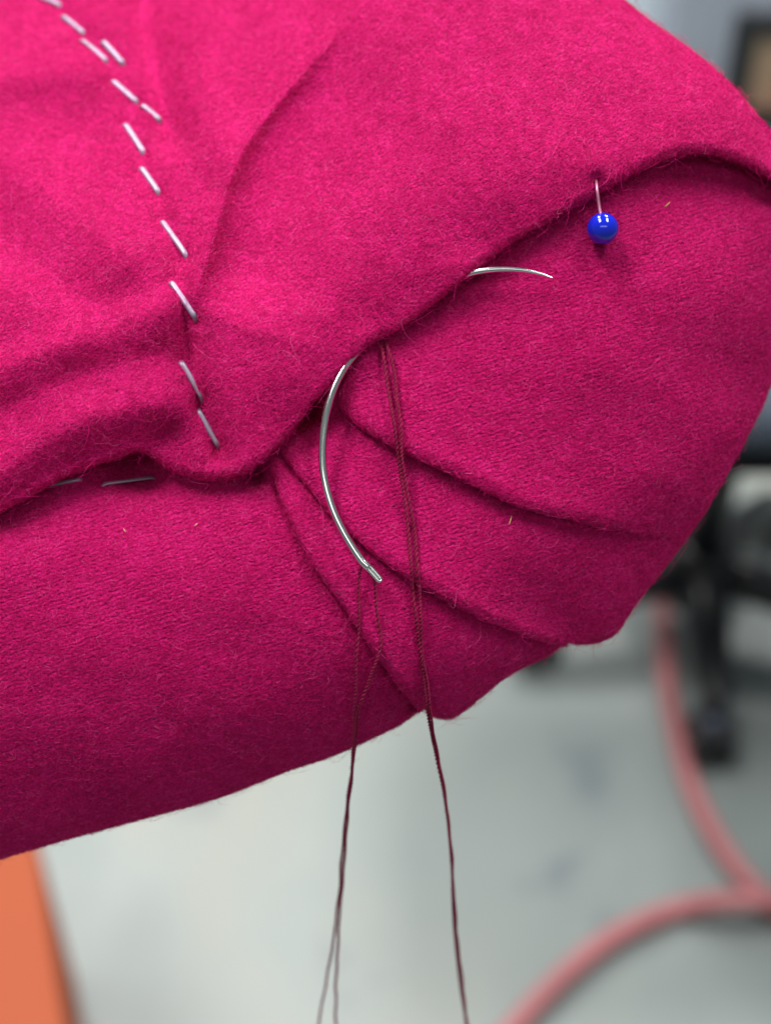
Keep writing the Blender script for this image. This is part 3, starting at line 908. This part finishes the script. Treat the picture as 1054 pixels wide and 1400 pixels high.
V, F = cushion((.37, 1.085, .437), .235, .19, .012, .05)
link_mesh("seat_pan", V, F, MAT['black'], chair)

def box(lo, hi, bev=0.004):
    import bmesh
    bm = bmesh.new(); bmesh.ops.create_cube(bm, size=1)
    for v in bm.verts:
        v.co = Vector([(lo[k] + hi[k]) / 2 + v.co[k] * (hi[k] - lo[k]) for k in range(3)])
    bmesh.ops.bevel(bm, geom=bm.edges[:], offset=bev, segments=2, affect='EDGES', profile=0.5)
    V = [tuple(v.co) for v in bm.verts]; F = [tuple(v.index for v in f.verts) for f in bm.faces]
    bm.free(); return np.array(V), F

# orange-topped box at the lower left
zt = 0.42
e0 = at_z(52, 1165, zt); e1 = at_z(90, 1400, zt)
dirv = (e0 - e1); dirv.z = 0; dirv.normalize()
per = Vector((-dirv.y, dirv.x, 0))
st = empty("storage_box", ((e0 + e1) / 2) * 1 - Vector((0, 0, zt)), "orange box cut off by the lower left corner", "box")
def obox(a0, a1, b0, b1, z0, z1, mat, name, parent, bev=.004):
    V, F = box((a0, b0, z0), (a1, b1, z1), bev)
    W = np.array([tuple(e1 + dirv * v[0] + per * v[1]) for v in V]); W[:, 2] = V[:, 2]
    return link_mesh(name, W, F, mat, parent, smooth=False)
obox(-.25, .30, .012, .40, 0.0, zt - .03, MAT['orange'], "body", st)
obox(-.26, .31, .0, .41, zt - .028, zt, MAT['orange'], "lid", st, .006)

# grey cabinet with a dark framed panel at the upper right
q0 = at_z(862, 205, 0); 
cab = empty("steel_cabinet", (q0.x + .4, q0.y + .3, 0), "grey ribbed steel cabinet with a dark framed tan panel, top right", "cabinet")
def pbox(a, b, name, mat, parent, bev=.004):
    V, F = box(a, b, bev); return link_mesh(name, V, F, mat, parent, smooth=False)
yc = at_z(1054, 172, 0).y
def xz(px, py, y=yc):
    r = ray(px, py); t = (y - T3[1]) / r[1]; p = T3 + r * t; return p[0], p[2]
x0, _ = xz(912, 60); x1, _ = xz(1240, 60)
pbox((x0, yc, 0.03), (x1, yc + .5, .95), "body", MAT['grey'], cab, .012)
for px in (925, 962, 992):
    xx, _ = xz(px, 60)
    pbox((xx - .006, yc - .008, 0.05), (xx + .006, yc - .001, .93), "rib", MAT['grey'], cab, .002)
xa, za = xz(1008, 14); xb, zb = xz(1120, 158)
fw = .034
fr = []
fr_o = join([box((xa, yc - .030, zb), (xa + fw, yc - .002, za), .004), box((xb - fw, yc - .030, zb), (xb, yc - .002, za), .004),
             box((xa + fw, yc - .030, za - fw), (xb - fw, yc - .002, za), .004), box((xa + fw, yc - .030, zb), (xb - fw, yc - .002, zb + fw * .6), .004)])
fo = link_mesh("panel_frame", fr_o[0], fr_o[1], MAT['black'], cab, smooth=False)
pbox((xa + fw, yc - .016, zb + fw * .6), (xb - fw, yc - .004, za - fw), "panel", MAT['tan'], fo, .001)
for px in (930, 1200):
    xx, _ = xz(px, 60)
    pbox((xx - .02, yc + .05, 0.0), (xx + .02, yc + .09, .0298), "foot", MAT['black'], cab, .003)
# pale box left of it
xl, _ = xz(868, 30, yc + .1); xr, _ = xz(908, 30, yc + .1)
pb = empty("standing_panel", ((xl + xr) / 2, yc + .2, 0), "pale blue grey panel standing left of the grey cabinet", "panel")
pbox((xl - .1, yc + .1, 0.0), (xr, yc + .14, .9), "board", MAT['pale'], pb, .003)
pbox((xl - .1, yc + .1, 0.9005), (xr, yc + .14, .93), "cap_rail", MAT['pale'], pb, .003)
